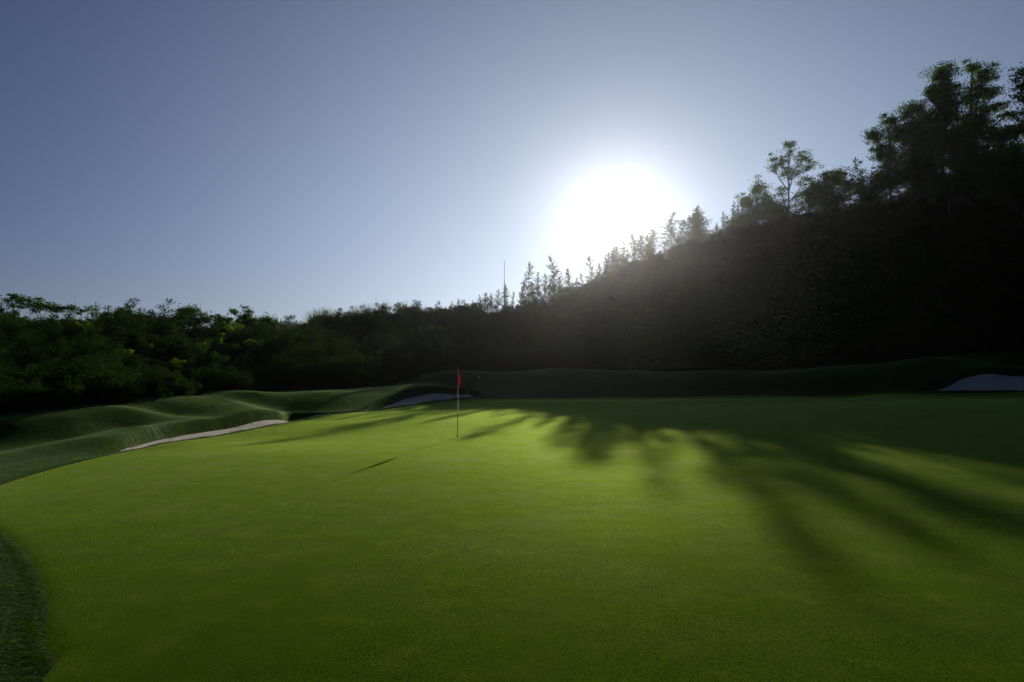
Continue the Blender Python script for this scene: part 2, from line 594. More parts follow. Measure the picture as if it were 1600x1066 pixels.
def grid_faces(ny, nx):
    i = np.arange(ny * nx).reshape(ny, nx)
    return np.stack([i[:-1, :-1], i[:-1, 1:], i[1:, 1:], i[1:, :-1]], -1).reshape(-1, 4)


# mown ground and wooded country are two meshes cut from the same sheet along the foot of the slope
gv = np.stack([GX, GY, GZ], -1).reshape(-1, 3)
gf = grid_faces(len(ys), len(xs))
fc = gv[gf].mean(1)
fpx = 800 + FPX * fc[:, 0] / np.maximum(fc[:, 1], 1)
mown = (fc[:, 1] < foot_at(fpx)[1] + 1.0) & (np.abs(fc[:, 0]) < 110) & (fc[:, 1] > -600)


def submesh(name, v, f):
    used = np.unique(f)
    remap = np.full(len(v), -1); remap[used] = np.arange(len(used))
    return mesh_np(name, v[used], remap[f], True)


tag(mobj("grass_ground", submesh("grass_ground", gv, gf[mown]), M['rough']), "mown rough grass around the green and over the banks", kind='structure')
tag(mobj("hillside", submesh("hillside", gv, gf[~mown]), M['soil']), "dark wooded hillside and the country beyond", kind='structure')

# the green: rings growing out of the hole
nr, nsg = 110, 480
ang = np.arange(nsg) / nsg * 2 * math.pi
rel = GREEN - HOLE
pa = np.unwrap(np.arctan2(rel[:, 1], rel[:, 0]))
pr = np.hypot(rel[:, 0], rel[:, 1])
o = np.argsort(pa % (2 * math.pi))
pr_i = np.interp(ang, (pa % (2 * math.pi))[o], pr[o], period=2 * math.pi)
t = (np.arange(nr) / (nr - 1)) ** 1.25
rr = 0.054 + (pr_i[None, :] - 0.054) * t[:, None]
VX = HOLE[0] + rr * np.cos(ang); VY = HOLE[1] + rr * np.sin(ang)
VZ = height(VX, VY)
VZ[-1] -= 0.03
HOLE_Z = float(VZ[0].mean())
ii = np.arange(nr * nsg).reshape(nr, nsg)
jn = np.roll(ii, -1, axis=1)
faces = np.stack([ii[:-1], ii[1:], jn[1:], jn[:-1]], -1).reshape(-1, 4)
tag(mobj("putting_green", mesh_np("putting_green", np.stack([VX, VY, VZ], -1).reshape(-1, 3), faces, True), M['green']),
    "closely mown putting green streaked with tree shadows", kind='structure')

# sand in the bunkers
for b, lab in zip(BUNKERS, ["pale sand of the long bunker at the left edge of the green",
                            "shaded sand of the bunker behind the flag", "shaded sand of the bunker at far right"]):
    m = 24
    s = np.linspace(-0.03, 1.03, m)[:, None, None]
    S = b[0][None] * (1 - s) + b[1][None] * s
    k = max(1, 1)
    X, Y = S[..., 0], S[..., 1]
    d = inside_dist(X, Y, bunker_poly(b))
    d = np.where(d > -50, d + .05 * wobble(X * 7, Y * 7), d)
    Z = height(X, Y) - b[2] * fade(Y, b[2]) * smooth(-0.02, 0.17, d) - 0.16 * (1 - smooth(.10, .22, d)) - 0.03 * smooth(.1, .5, d) + 0.03 * wobble(X * 5, Y * 5)
    tag(mobj("bunker_sand", mesh_np("bunker_sand", np.stack([X, Y, Z], -1).reshape(-1, 3), grid_faces(*X.shape), True), M['sand']),
        lab, kind='structure')


def gz(x, y):
    return float(ground_height(np.array([float(x)]), np.array([float(y)]))[0])


# ------------------------------------------------------------------ flagstick
def tube_mesh(paths, sides=5):
    V, F, base = [], [], 0
    for pts, rad in paths:
        pts = np.asarray(pts, float); n = len(pts)
        tan = np.gradient(pts, axis=0)
        tan /= np.linalg.norm(tan, axis=1)[:, None] + 1e-9
        ref = np.array([0.31, 0.95, 0.05])
        u = np.cross(tan, ref); u /= np.linalg.norm(u, axis=1)[:, None] + 1e-9
        w = np.cross(tan, u)
        a = np.arange(sides) / sides * 2 * math.pi
        ring = pts[:, None] + np.asarray(rad)[:, None, None] * (u[:, None] * np.cos(a)[None, :, None] + w[:, None] * np.sin(a)[None, :, None])
        V.append(ring.reshape(-1, 3))
        i = np.arange(n * sides).reshape(n, sides) + base
        j = np.roll(i, -1, axis=1)
        F.append(np.stack([i[:-1], i[1:], j[1:], j[:-1]], -1).reshape(-1, 4))
        base += n * sides
    return np.vstack(V), np.vstack(F)


flag_root = tag(empty("golf_flag", (HOLE[0], HOLE[1], HOLE_Z)), "red flag hanging limp on a thin pole in the hole of the green", "golf flag")
zz = np.array([-0.10, 0, .7, .7001, 1.4, 1.4001, 2.10, 2.115, 2.13])
v, f = tube_mesh([(np.c_[zz * 0, zz * 0, zz], [.011, .011, .011, .010, .010, .009, .0085, .012, .004])], 12)
mobj("pole", mesh_np("pole", v, f, True), M['pole'], flag_root)
v, f = tube_mesh([(np.array([(0, 0, -.06), (0, 0, -.03), (0, 0, .03), (0, 0, .035)]), [.016, .017, .015, .011])], 12)
mobj("ferrule", mesh_np("ferrule", v, f, True), M['ferrule'], flag_root)
# limp cloth: hangs from the top corner, gathered into folds
nu, nv = 26, 34
U, Vv = np.meshgrid(np.linspace(0, 1, nu), np.linspace(0, 1, nv))
drop = 0.62 * Vv
open_ = 0.020 + 0.058 * np.clip(np.sin(np.clip(Vv * 1.02, 0, 1) ** 1.6 * math.pi), 0, 1) + 0.015 * Vv
fx = 0.012 + open_ * U * (0.8 + 0.2 * np.sin(3 * Vv + 1)) + 0.008 * np.sin(14 * U + 5 * Vv)
fy = 0.05 * np.sin(U * 15 + 2.2 * Vv) * (0.25 + 0.75 * Vv) * (0.3 + 0.7 * U) + 0.012 * np.sin(9 * Vv + 7 * U)
fz = 2.10 - drop - 0.17 * U * (1 - Vv) * 1.0 - 0.03 * np.sin(5 * U) * Vv
fx[Vv > .98] -= 0.01
fl = mobj("flag", mesh_np("flag", np.stack([fx, fy, fz], -1).reshape(-1, 3), grid_faces(nv, nu), True), M['flag'], flag_root)
md = fl.modifiers.new("thickness", 'SOLIDIFY'); md.thickness = 0.002

cup = tag(empty("hole_cup", (HOLE[0], HOLE[1], HOLE_Z)), "round hole with pale liner at the foot of the flag pole", "golf hole")
v, f = tube_mesh([(np.array([(0, 0, -.30), (0, 0, -.2999), (0, 0, -.12), (0, 0, -.02)]), [.001, .054, .054, .054])], 24)
mobj("liner", mesh_np("liner", v, f, True), M['cup'], cup)
v, f = tube_mesh([(np.array([(0, 0, -.02), (0, 0, .001)]), [.0545, .0555])], 24)
mobj("soil_rim", mesh_np("soil_rim", v, f, True), M['soil'], cup)

# small white ball on the shaded bank right of the flag
wx, wy = at(749, 589, 57)[:2]
v, f = tube_mesh([(np.array([(0, 0, -.06 * math.cos(k / 10 * math.pi)) for k in range(11)]), [max(.001, .06 * math.sin(k / 10 * math.pi)) for k in range(11)])], 14)
wb = mobj("marker_ball", mesh_np("marker_ball", v, f, True), M['white'])
wb.location = (wx, wy, gz(wx, wy) + .06)
tag(wb, "small white ball lying on the shaded bank right of the flag", "ball")


# ------------------------------------------------------------------ plants
def leaf_arrays(c, size, r, up=0.25, narrow=0.45, droop=0.0):
    n = len(c)
    d = r.normal(size=(n, 3)); d[:, 2] = d[:, 2] * 0.7 - droop
    d /= np.linalg.norm(d, axis=1)[:, None]
    nrm = r.normal(size=(n, 3)); nrm[:, 2] += up
    s = np.cross(d, nrm); s /= np.linalg.norm(s, axis=1)[:, None] + 1e-9
    fold = np.cross(d, s)
    L = (size * r.uniform(0.6, 1.3, n))[:, None]
    W = L * narrow
    v = np.stack([c - d * L * .5, c + s * W * .5 + fold * L * .08, c + d * L * .5, c - s * W * .5 + fold * L * .08], 1)
    return v.reshape(-1, 3), np.arange(n * 4).reshape(n, 4)


def curve_branch(p0, d0, length, r, n=6, lift=0.3, jitter=0.12):
    pts = [np.array(p0, float)]
    d = np.array(d0, float); d /= np.linalg.norm(d)
    for _ in range(n - 1):
        d = d + r.normal(size=3) * jitter + np.array([0, 0, lift / n])
        d /= np.linalg.norm(d)
        pts.append(pts[-1] + d * length / (n - 1))
    return np.array(pts), d


def perp_dir(azm, elev):
    return np.array([math.cos(azm) * math.cos(elev), math.sin(azm) * math.cos(elev), math.sin(elev)])


def broadleaf(seed, H=8.0, bole=0.35, spread=0.33, limbs=9, subs=4, clump=0.09, per=110, leaf=0.16, flat=0.6, lean=0.05, crown_top=0.95, narrow=0.5, elev=(0.5, 1.0)):
    r = np.random.default_rng(seed)
    paths, cl = [], []
    trunk, _ = curve_branch((0, 0, -0.3), (r.normal() * lean, r.normal() * lean, 1), H * 0.86, r, 9, 0.2, 0.05)
    rt = H * 0.018
    paths.append((trunk, np.linspace(rt, rt * .2, 9) + np.r_[rt * .4, np.zeros(8)]))
    cl.append((trunk[-1], 1.0))
    for i in range(limbs):
        k = bole + (0.93 - bole) * (i + r.uniform(0, .8)) / limbs
        fi = k * 8; a = int(min(fi, 7)); p0 = trunk[a] + (trunk[a + 1] - trunk[a]) * (fi - a)
        azm = i * 2.4 + r.uniform(-.5, .5)
        env = math.sin(min(1, (k - bole) / (1 - bole) * .85 + .22) * math.pi) ** .6
        ln = H * spread * (0.65 + 0.5 * env) * r.uniform(.75, 1.2) * (1.15 - .55 * k)
        el_ = r.uniform(*elev)
        b, d = curve_branch(p0, perp_dir(azm, el_), ln, r, 7, 0.35, 0.12)
        rb = rt * .45 * (1.1 - k * .6)
        paths.append((b, np.linspace(rb, rb * .25, 7)))
        cl.append((b[-1], 1.0))
        for s in range(subs):
            q = b[r.integers(2, 7)]
            b2, d2 = curve_branch(q, d + r.normal(size=3) * .75, ln * r.uniform(.25, .55), r, 5, .35, .15)
            paths.append((b2, np.linspace(rb * .4, rb * .12, 5)))
            cl.append((b2[-1], r.uniform(.6, 1.1)))
            if r.random() < .5: cl.append((b2[2], .6))
    C_, S_ = [], []
    for c, s in cl:
        n = int(per * s)
        q = r.normal(size=(n, 3))
        q /= np.linalg.norm(q, axis=1)[:, None]
        q *= (r.random(n) ** .45)[:, None] * np.array([1, 1, flat]) * H * clump * s * r.uniform(.8, 1.25)
        q *= 1 + .25 * np.sin(q[:, :1] * 5 + 2)
        C_.append(c + q)
    C_ = np.vstack(C_)
    zmax = C_[:, 2].max()
    lv, lf = leaf_arrays(C_, leaf, r, narrow=narrow)
    bv, bf = tube_mesh(paths, 5)
    k = H / zmax
    return (bv * k, bf), (lv * k, lf)


def sapling(seed, H=6.0, width=0.17, nb=46, leaf=0.13, gap=0.25, bend=0.05, base=0.05):
    r = np.random.default_rng(seed)
    stem, _ = curve_branch((0, 0, -.3), (r.normal() * bend, r.normal() * bend, 1), H + .3, r, 10, .25, .05)
    rt = H * .010
    paths = [(stem, np.linspace(rt, rt * .12, 10))]
    C_ = []
    for i in range(nb):
        k = base + (1 - base) * (i / nb) ** .9
        if r.random() < gap: continue
        fi = k * 9; a = int(min(fi, 8)); p0 = stem[a] + (stem[a + 1] - stem[a]) * (fi - a)
        ln = H * width * (1.08 - k) ** .8 * r.uniform(.4, 1.35)
        b, d = curve_branch(p0, perp_dir(i * 2.4 + r.normal() * .4, r.uniform(.15, .8)), ln, r, 5, .35, .1)
        paths.append((b, np.linspace(rt * .3, rt * .06, 5)))
        n = max(10, int(60 * ln / (H * width)))
        tt = r.uniform(.1, 1.05, n) * 4
        idx = np.clip(tt.astype(int), 0, 3)
        q = b[idx] + (b[idx + 1] - b[idx]) * (tt - idx)[:, None]
        C_.append(q + r.normal(size=(n, 3)) * ln * .09 + r.normal(size=(n, 3)) * .04)
    C_.append(stem[-1] + r.normal(size=(14, 3)) * [.05, .05, .16])
    lv, lf = leaf_arrays(np.vstack(C_), leaf, r, narrow=.4)
    lv[:, 2] = np.maximum(lv[:, 2], 0)
    return tube_mesh(paths, 4), (lv, lf)


def crown_tree(seed, base, ells, dens=1.0, leaf=.2, clump_r=.5, bare=False):
    """a tree grown into given crown volumes; ells are (centre, radii) relative to the base"""
    r = np.random.default_rng(seed)
    top = max(ells, key=lambda e: e[0][2])
    zc = np.mean([e[0][2] for e in ells])
    tip = np.array([top[0][0], top[0][1], top[0][2] + top[1][2] * .2])
    H = tip[2]
    tr = []
    for k in np.linspace(0, 1, 9):
        tr.append(np.array([tip[0] * k ** 1.7 + r.normal() * .05, tip[1] * k ** 1.7 + r.normal() * .05, -.4 + (H + .4) * k]))
    tr = np.array(tr)
    rt = .03 + H * .012
    paths = [(tr, np.linspace(rt, rt * .15, 9))]
    C_ = []
    for c, rad in ells:
        c, rad = np.array(c, float), np.array(rad, float)
        vol = rad[0] * rad[1] * rad[2]
        nc = max(4, int(dens * 5.5 * (rad[0] * rad[2] + .3 * vol) / clump_r ** 2))
        # one limb into the volume
        k0 = np.clip((c[2] - rad[2] * 1.2) / H, .12, .9) * r.uniform(.7, 1.0)
        a = tr[int(k0 * 8)]
        mid = (a + c) / 2 + r.normal(size=3) * rad * .15 + [0, 0, -.1 * rad[2]]
        limb = np.array([a, (a + mid) / 2 - [0, 0, .05 * rad[2]], mid, (mid + c) / 2, c])
        paths.append((limb, np.linspace(rt * .5, rt * .18, 5)))
        for _ in range(nc):
            q = r.normal(size=3); q /= np.linalg.norm(q)
            p = c + q * rad * r.random() ** .45 * r.choice([1, 1, 1, 1.35]) * (1 + .28 * math.sin(q[0] * 7 + seed) * math.sin(q[2] * 6))
            s0 = limb[r.integers(1, 5)]
            m = (s0 + p) / 2 + r.normal(size=3) * .1 - [0, 0, .1]
            paths.append((np.array([s0, m, p]), [rt * .14, rt * .09, rt * .04]))
            n = int(55 * r.uniform(.3, 1.5))
            g = r.normal(size=(n, 3)) * [.62, .62, .36]
            C_.append(p + g * clump_r * r.uniform(.4, 1.5))
    lv, lf = leaf_arrays(np.vstack(C_), leaf, r, narrow=.5)
    return tube_mesh(paths, 5), (lv, lf)


def crown_px(name, seed, bpx, d, ells, label, group, dens=1.0, leaf=.2, clump_r=.5, mat='leaf'):
    """a tree whose crown volumes are measured on the photo (centre x, y, half width, half height) at its distance"""
    x, y = (bpx - 800) / FPX * d, d
    z = gz(x, y)
    out = []
    for i, (cx, cy, rx, ry) in enumerate(ells):
        w = at(cx, cy, d)
        m = d / FPX
        dy = math.sin(i * 2.1 + seed) * rx * m * .5
        out.append(((w[0] - x, dy, w[2] - z), (rx * m, rx * m * .9, ry * m)))
    proto, H = build_proto(name, crown_tree(seed, None, out, dens, leaf, clump_r), leaf=mat)
    root = empty(name, (x, y, z))
    for nm, me in proto:
        mobj(nm, me, None, root)
    return tag(root, label, 'tree', group)


def shrub(seed, H=2.6, W=1.7, n=2600, leaf=0.13, lobes=9, narrow=.5):
    r = np.random.default_rng(seed)
    paths, C_ = [], []
    for i in range(lobes):
        azm = i * 2.4; e = r.uniform(.5, 1.35)
        b, d = curve_branch((r.normal() * .12, r.normal() * .12, -.15), perp_dir(azm, e), H * r.uniform(.5, .8), r, 6, .4, .12)
        paths.append((b, np.linspace(.035, .008, 6)))
        for s in range(3):
            q = b[r.integers(2, 6)]
            b2, _ = curve_branch(q, d + r.normal(size=3) * .6, H * r.uniform(.15, .35), r, 4, .3, .15)
            paths.append((b2, np.linspace(.014, .004, 4)))
            m = n // (lobes * 3)
            g = r.normal(size=(m, 3)); g /= np.linalg.norm(g, axis=1)[:, None]
            g *= (r.random(m) ** .5)[:, None] * [.42, .42, .33] * r.uniform(.7, 1.3)
            C_.append(b2[-1] * [W / 1.7, W / 1.7, 1] + g)
    m = n // 3   # skirt of leaves down to the ground
    a = r.uniform(0, 6.28, m); rad = W * .62 * r.random(m) ** .5
    C_.append(np.c_[rad * np.cos(a), rad * np.sin(a), r.uniform(0, H * .6, m) * (1.1 - rad / W)])
    P = np.vstack(C_)
    lv, lf = leaf_arrays(P, leaf, r, narrow=narrow)
    return tube_mesh(paths, 4), (lv, lf)


def plume(seed, H=2.2, n=170):
    """tall arching grass: narrow blades from one foot"""
    r = np.random.default_rng(seed)
    V, F = [], []
    for i in range(n):
        azm, e = r.uniform(0, 6.28), r.uniform(.95, 1.5)
        L = H * r.uniform(.55, 1.1)
        b, _ = curve_branch((r.normal() * .12, r.normal() * .12, 0), perp_dir(azm, e), L, r, 6, -1.1 * r.random(), .05)
        s = np.array([-math.sin(azm), math.cos(azm), 0]) * .014
        w = np.array([1, 1.2, 1.1, .9, .6, .12])[:, None]
        o = len(V) * 12
        V.append(np.stack([b - s * w, b + s * w], 1).reshape(-1, 3))
        k = np.arange(5)[:, None] * 2
        F.append(np.hstack([k, k + 1, k + 3, k + 2]) + o)
    return np.vstack(V), np.vstack(F)


def bamboo_top(seed, H=6.0):
    """feathery arching canes"""
    r = np.random.default_rng(seed)
    paths, C_ = [], []
    for i in range(11):
        b, _ = curve_branch((r.normal() * .3, r.normal() * .3, -.2), perp_dir(r.uniform(0, 6.28), r.uniform(1.15, 1.5)), H * r.uniform(.8, 1.1), r, 9, -.9 * r.random(), .05)
        paths.append((b, np.linspace(.03, .006, 9)))
        n = 230
        tt = r.uniform(2.5, 8, n); idx = np.clip(tt.astype(int), 0, 7)
        C_.append(b[idx] + (b[idx + 1] - b[idx]) * (tt - idx)[:, None] + r.normal(size=(n, 3)) * .22 - [0, 0, .08])
    lv, lf = leaf_arrays(np.vstack(C_), .22, r, narrow=.22, droop=.5)
    return tube_mesh(paths, 4), (lv, lf)


def build_proto(name, parts, wood='bark', leaf='leaf', names=('trunk', 'crown')):
    (bv, bf), (lv, lf) = parts
    a = mesh_np(name + "_" + names[0], bv, bf, True); a.materials.append(M[wood])
    b = mesh_np(name + "_" + names[1], lv, lf, False); b.materials.append(M[leaf])
    return [(names[0], a), (names[1], b)], float(lv[:, 2].max())


def plant(name, proto, loc, h, wide=1.0, rot=0.0, label=None, cat='tree', group=None):
    parts, H = proto
    root = empty(name, loc)
    for nm, me in parts:
        mobj(nm, me, None, root)
    s = h / H
    root.scale = (s * wide, s * wide, s)
    root.rotation_euler = (.05 * math.sin(loc[0] * 37), .05 * math.sin(loc[0] * 53), rot) if name == 'sapling' else (0, 0, rot)
    return tag(root, label, cat, group)


def plant_px(name, proto, px, top, d, wide=1.0, rot=None, label=None, cat='tree', group=None, sink=0.0):
    p = at(px, top, d)
    z = gz(p[0], p[1]) - sink
    h = max(0.8, p[2] - z)
    return plant(name, proto, (p[0], p[1], z), h, wide, rng.uniform(0, 6.28) if rot is None else rot, label, cat, group)


SAP = [build_proto("sapling", sapling(s, 6, w, n, .2, g), leaf='needle') for s, w, n, g in
       ((11, .30, 64, .15), (12, .20, 54, .25), (13, .34, 60, .2), (14, .16, 46, .3), (15, .28, 70, .1), (16, .34, 52, .25))]
SHR = [build_proto("shrub", shrub(s, h, w, 2400, lf), leaf=m, names=('stems', 'foliage')) for s, h, w, lf, m in
       ((21, 2.6, 1.7, .15, 'shrub'), (22, 2.2, 2.0, .17, 'shrub'), (23, 3.0, 1.6, .13, 'shrub'))]
BRIGHTENED = [build_proto("fresh_shrub", shrub(s, h, w, 1700, lf, 7), leaf='fresh', names=('stems', 'foliage')) for s, h, w, lf in
         ((31, 2.8, 1.6, .22), (32, 2.4, 1.9, .20), (33, 3.2, 1.5, .24))]
BAM = build_proto("bamboo", bamboo_top(51), leaf='leaf', names=('canes', 'foliage'))

# ---- places of the bushes whose leaf colour is brightened as if sunlit
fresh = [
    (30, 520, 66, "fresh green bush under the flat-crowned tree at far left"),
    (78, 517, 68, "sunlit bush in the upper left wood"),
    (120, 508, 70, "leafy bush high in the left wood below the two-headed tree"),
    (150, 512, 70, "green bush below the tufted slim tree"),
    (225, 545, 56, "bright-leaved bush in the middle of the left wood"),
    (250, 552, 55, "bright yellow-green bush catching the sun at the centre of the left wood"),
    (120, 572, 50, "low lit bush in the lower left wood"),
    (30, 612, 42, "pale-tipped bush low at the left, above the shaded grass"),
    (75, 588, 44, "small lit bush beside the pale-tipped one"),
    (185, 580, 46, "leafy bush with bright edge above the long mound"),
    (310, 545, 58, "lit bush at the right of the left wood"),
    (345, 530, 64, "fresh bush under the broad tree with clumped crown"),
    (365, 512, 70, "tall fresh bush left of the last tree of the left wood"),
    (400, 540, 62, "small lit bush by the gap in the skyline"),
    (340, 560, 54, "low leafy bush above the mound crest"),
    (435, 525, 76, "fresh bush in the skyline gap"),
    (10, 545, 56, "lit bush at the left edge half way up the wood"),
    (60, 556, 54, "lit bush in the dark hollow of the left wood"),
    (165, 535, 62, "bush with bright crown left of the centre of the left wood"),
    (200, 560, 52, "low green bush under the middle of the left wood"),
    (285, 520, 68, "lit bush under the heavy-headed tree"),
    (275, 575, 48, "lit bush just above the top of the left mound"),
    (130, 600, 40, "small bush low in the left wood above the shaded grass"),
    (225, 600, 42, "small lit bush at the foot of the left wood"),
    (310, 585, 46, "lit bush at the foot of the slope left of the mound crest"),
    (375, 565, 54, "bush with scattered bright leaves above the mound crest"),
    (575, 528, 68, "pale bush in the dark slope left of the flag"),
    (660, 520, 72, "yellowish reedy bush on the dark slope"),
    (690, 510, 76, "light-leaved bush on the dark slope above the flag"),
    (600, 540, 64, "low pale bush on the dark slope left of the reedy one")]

# ---- the thicket on the slope: nobody could count it, one object
src = []
for i, (pp, H) in enumerate(SHR):
    src.append((pp[1][1], H))
pts, sc, rt_, ix = [], [], [], []
n_s = 0
for px in np.arange(-420, 2150, 9.0):
    fy, fd = foot_at(px); cy, cd = crest_at(px)
    k = max(6, int((cd - fd) / 1.9))
    for j in range(k + 4):
        tt = (j + rng.uniform(-.5, .5)) / k
        p2 = px + rng.uniform(-9, 9)
        fy, fd = foot_at(p2); cy, cd = crest_at(p2)
        d = fd + 1.5 + (cd - fd - 1.5) * tt
        if rng.random() < .35 * (d > 70): continue
        if any(abs(p2 - f_[0]) < 19 and f_[2] - 14 < d < f_[2] + 2.5 for f_ in fresh): continue
        if 426 < p2 < 486 and tt > .8: continue
        bare = 735 < p2 < 862 and tt > .80
        x = (p2 - 800) / FPX * d
        s = rng.uniform(.65, 1.15) * float(np.interp(d, [24, 34, 55], [.42, .6, 1.0])) * (1 + .28 * math.sin(p2 * .051 + d * .11) * math.sin(p2 * .023 + 1) + .15 * math.sin(p2 * .13))
        if bare: s *= .16
        elif tt > .78 and p2 < 480: s *= .55
        elif tt > .9: s *= .85
        pts.append((x, d, 0)); sc.append(s); rt_.append(rng.uniform(0, 6.28)); ix.append(rng.integers(0, 3))
pts = np.array(pts)
pts[:, 2] = height(pts[:, 0], pts[:, 1]) - .1
print("thicket shrubs", len(pts))


def instancer(name, pts, scales, rots, idx, meshes, label):
    """one object: points with a geometry-nodes group that puts a shrub mesh on each"""
    me = bpy.data.meshes.new(name)
    me.vertices.add(len(pts)); me.vertices.foreach_set("co", np.asarray(pts, np.float32).ravel())
    a = me.attributes.new("scl", 'FLOAT', 'POINT'); a.data.foreach_set("value", np.asarray(scales, np.float32))
    a = me.attributes.new("rot", 'FLOAT_VECTOR', 'POINT')
    rv = np.zeros((len(pts), 3), np.float32); rv[:, 2] = rots
    a.data.foreach_set("vector", rv.ravel())
    a = me.attributes.new("pick", 'INT', 'POINT'); a.data.foreach_set("value", np.asarray(idx, np.int32))
    o = link(bpy.data.objects.new(name, me))
    ng = bpy.data.node_groups.new(name, 'GeometryNodeTree')
    ng.interface.new_socket("Geometry", in_out='INPUT', socket_type='NodeSocketGeometry')
    ng.interface.new_socket("Geometry", in_out='OUTPUT', socket_type='NodeSocketGeometry')
    gi, go = ng.nodes.new("NodeGroupInput"), ng.nodes.new("NodeGroupOutput")
    join = ng.nodes.new("GeometryNodeJoinGeometry")
    at_s = ng.nodes.new("GeometryNodeInputNamedAttribute"); at_s.data_type = 'FLOAT'; at_s.inputs[0].default_value = "scl"
    at_r = ng.nodes.new("GeometryNodeInputNamedAttribute"); at_r.data_type = 'FLOAT_VECTOR'; at_r.inputs[0].default_value = "rot"
    at_p = ng.nodes.new("GeometryNodeInputNamedAttribute"); at_p.data_type = 'INT'; at_p.inputs[0].default_value = "pick"
    for k, ob in enumerate(meshes):
        oi = ng.nodes.new("GeometryNodeObjectInfo"); oi.inputs['Object'].default_value = ob
        oi.inputs['As Instance'].default_value = True
        cmp_ = ng.nodes.new("FunctionNodeCompare"); cmp_.data_type = 'INT'; cmp_.operation = 'EQUAL'
        ng.links.new(at_p.outputs['Attribute'], cmp_.inputs[2]); cmp_.inputs[3].default_value = k
        iop = ng.nodes.new("GeometryNodeInstanceOnPoints")
        ng.links.new(gi.outputs[0], iop.inputs['Points'])
        ng.links.new(cmp_.outputs[0], iop.inputs['Selection'])
        ng.links.new(oi.outputs['Geometry'], iop.inputs['Instance'])
        ng.links.new(at_r.outputs['Attribute'], iop.inputs['Rotation'])
        ng.links.new(at_s.outputs['Attribute'], iop.inputs['Scale'])
        ng.links.new(iop.outputs[0], join.inputs[0])
    ng.links.new(join.outputs[0], go.inputs[0])
    md = o.modifiers.new("instances", 'NODES'); md.node_group = ng
    return tag(o, label, kind='stuff')


# three real shrubs at the foot of the slope lend their foliage to the thicket
lend = []
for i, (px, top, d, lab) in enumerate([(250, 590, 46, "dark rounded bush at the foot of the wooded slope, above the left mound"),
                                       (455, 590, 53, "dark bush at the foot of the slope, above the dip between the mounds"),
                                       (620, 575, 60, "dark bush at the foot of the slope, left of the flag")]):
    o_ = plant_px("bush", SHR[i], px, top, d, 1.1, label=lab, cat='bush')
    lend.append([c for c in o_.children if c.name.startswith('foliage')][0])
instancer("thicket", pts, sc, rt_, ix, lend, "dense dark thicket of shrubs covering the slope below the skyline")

# ---- distant wood on the far ridge
fp = []
for _ in range(900):
    x, y = rng.uniform(-260, -60), rng.uniform(330, 450)
    fp.append((x, y))
fp = np.array(fp)
fz_ = height(fp[:, 0], fp[:, 1])
instancer("distant_wood", np.c_[fp, fz_ - .5], rng.uniform(1.6, 2.8, len(fp)), rng.uniform(0, 6, len(fp)), rng.integers(0, 3, len(fp)), lend,
          "far wooded ridge seen in the gap between the left trees and the hill")

# ---- saplings on the crest: (photo x, photo y of the tip, distance, prototype, width)
G_SAP = "feathery saplings along the hill crest"
named = {
    824: "tall thin crooked sapling just right of the mast on the skyline",
    865: "pointed spruce-like sapling standing clear on the skyline between mast and sun",
    926: "open bushy-topped sapling on the crest at the left edge of the sun glare",
    1051: "tall fir-shaped sapling on the crest right of the sun",
    1094: "broad double-topped sapling on the crest right of the fir-shaped one",
    1022: "slim sapling on the crest right under the edge of the sun glare",
    790: "dark dense sapling at the foot of the thin mast",
    1141: "narrow sapling in front of the first broadleaf tree on the crest",
    889: "short round-headed sapling on the crest right of the spruce-like one"}
saps = [(672, 480, 97, 4), (684, 474, 97, 1), (694, 478, 97, 2), (706, 470, 98, 0), (716, 466, 98, 4), (728, 470, 98, 1), (738, 468, 98, 5),
        (748, 460, 98, 0), (757, 456, 99, 2), (767, 458, 99, 4), (776, 452, 99, 5), (790, 444, 99, 4), (800, 455, 99, 1), (810, 450, 99, 3),
        (817, 436, 99, 1), (824, 408, 100, 1), (832, 440, 100, 4), (839, 424, 100, 0), (851, 428, 100, 0), (858, 440, 100, 4),
        (865, 399, 100, 0), (876, 432, 101, 4), (889, 418, 101, 4), (900, 432, 101, 1), (912, 425, 101, 2), (926, 397, 101, 2),
        (936, 410, 101, 4), (946, 400, 102, 0), (953, 394, 102, 1), (959, 385, 102, 4), (970, 377, 102, 0), (980, 388, 102, 1),
        (987, 392, 102, 3), (994, 364, 102, 0), (1007, 361, 102, 3), (1013, 380, 102, 4), (1022, 355, 102, 1), (1036, 380, 102, 0),
        (1051, 330, 101, 0), (1064, 362, 101, 4), (1078, 334, 101, 1), (1088, 325, 100, 4), (1094, 318, 100, 0), (1101, 336, 100, 2),
        (1120, 348, 99, 4), (1132, 330, 98, 0), (1141, 316, 98, 1), (1149, 320, 98, 4), (1163, 318, 97, 0), (1345, 242, 82, 5), (1352, 262, 82, 0)]
marks = {660: "the flat-topped clump of bushes", 788: "the thin mast", 824: "the tall crooked sapling", 865: "the spruce-like sapling",
         889: "the round-headed sapling", 926: "the open bushy-topped sapling", 1022: "the slim sapling under the glare",
         1051: "the fir-shaped sapling", 1094: "the double-topped sapling", 1141: "the narrow sapling by the broadleaf tree"}
ORD = ["", "first", "second", "third", "fourth", "fifth", "sixth", "seventh", "eighth", "ninth", "tenth", "eleventh", "twelfth", "thirteenth"]
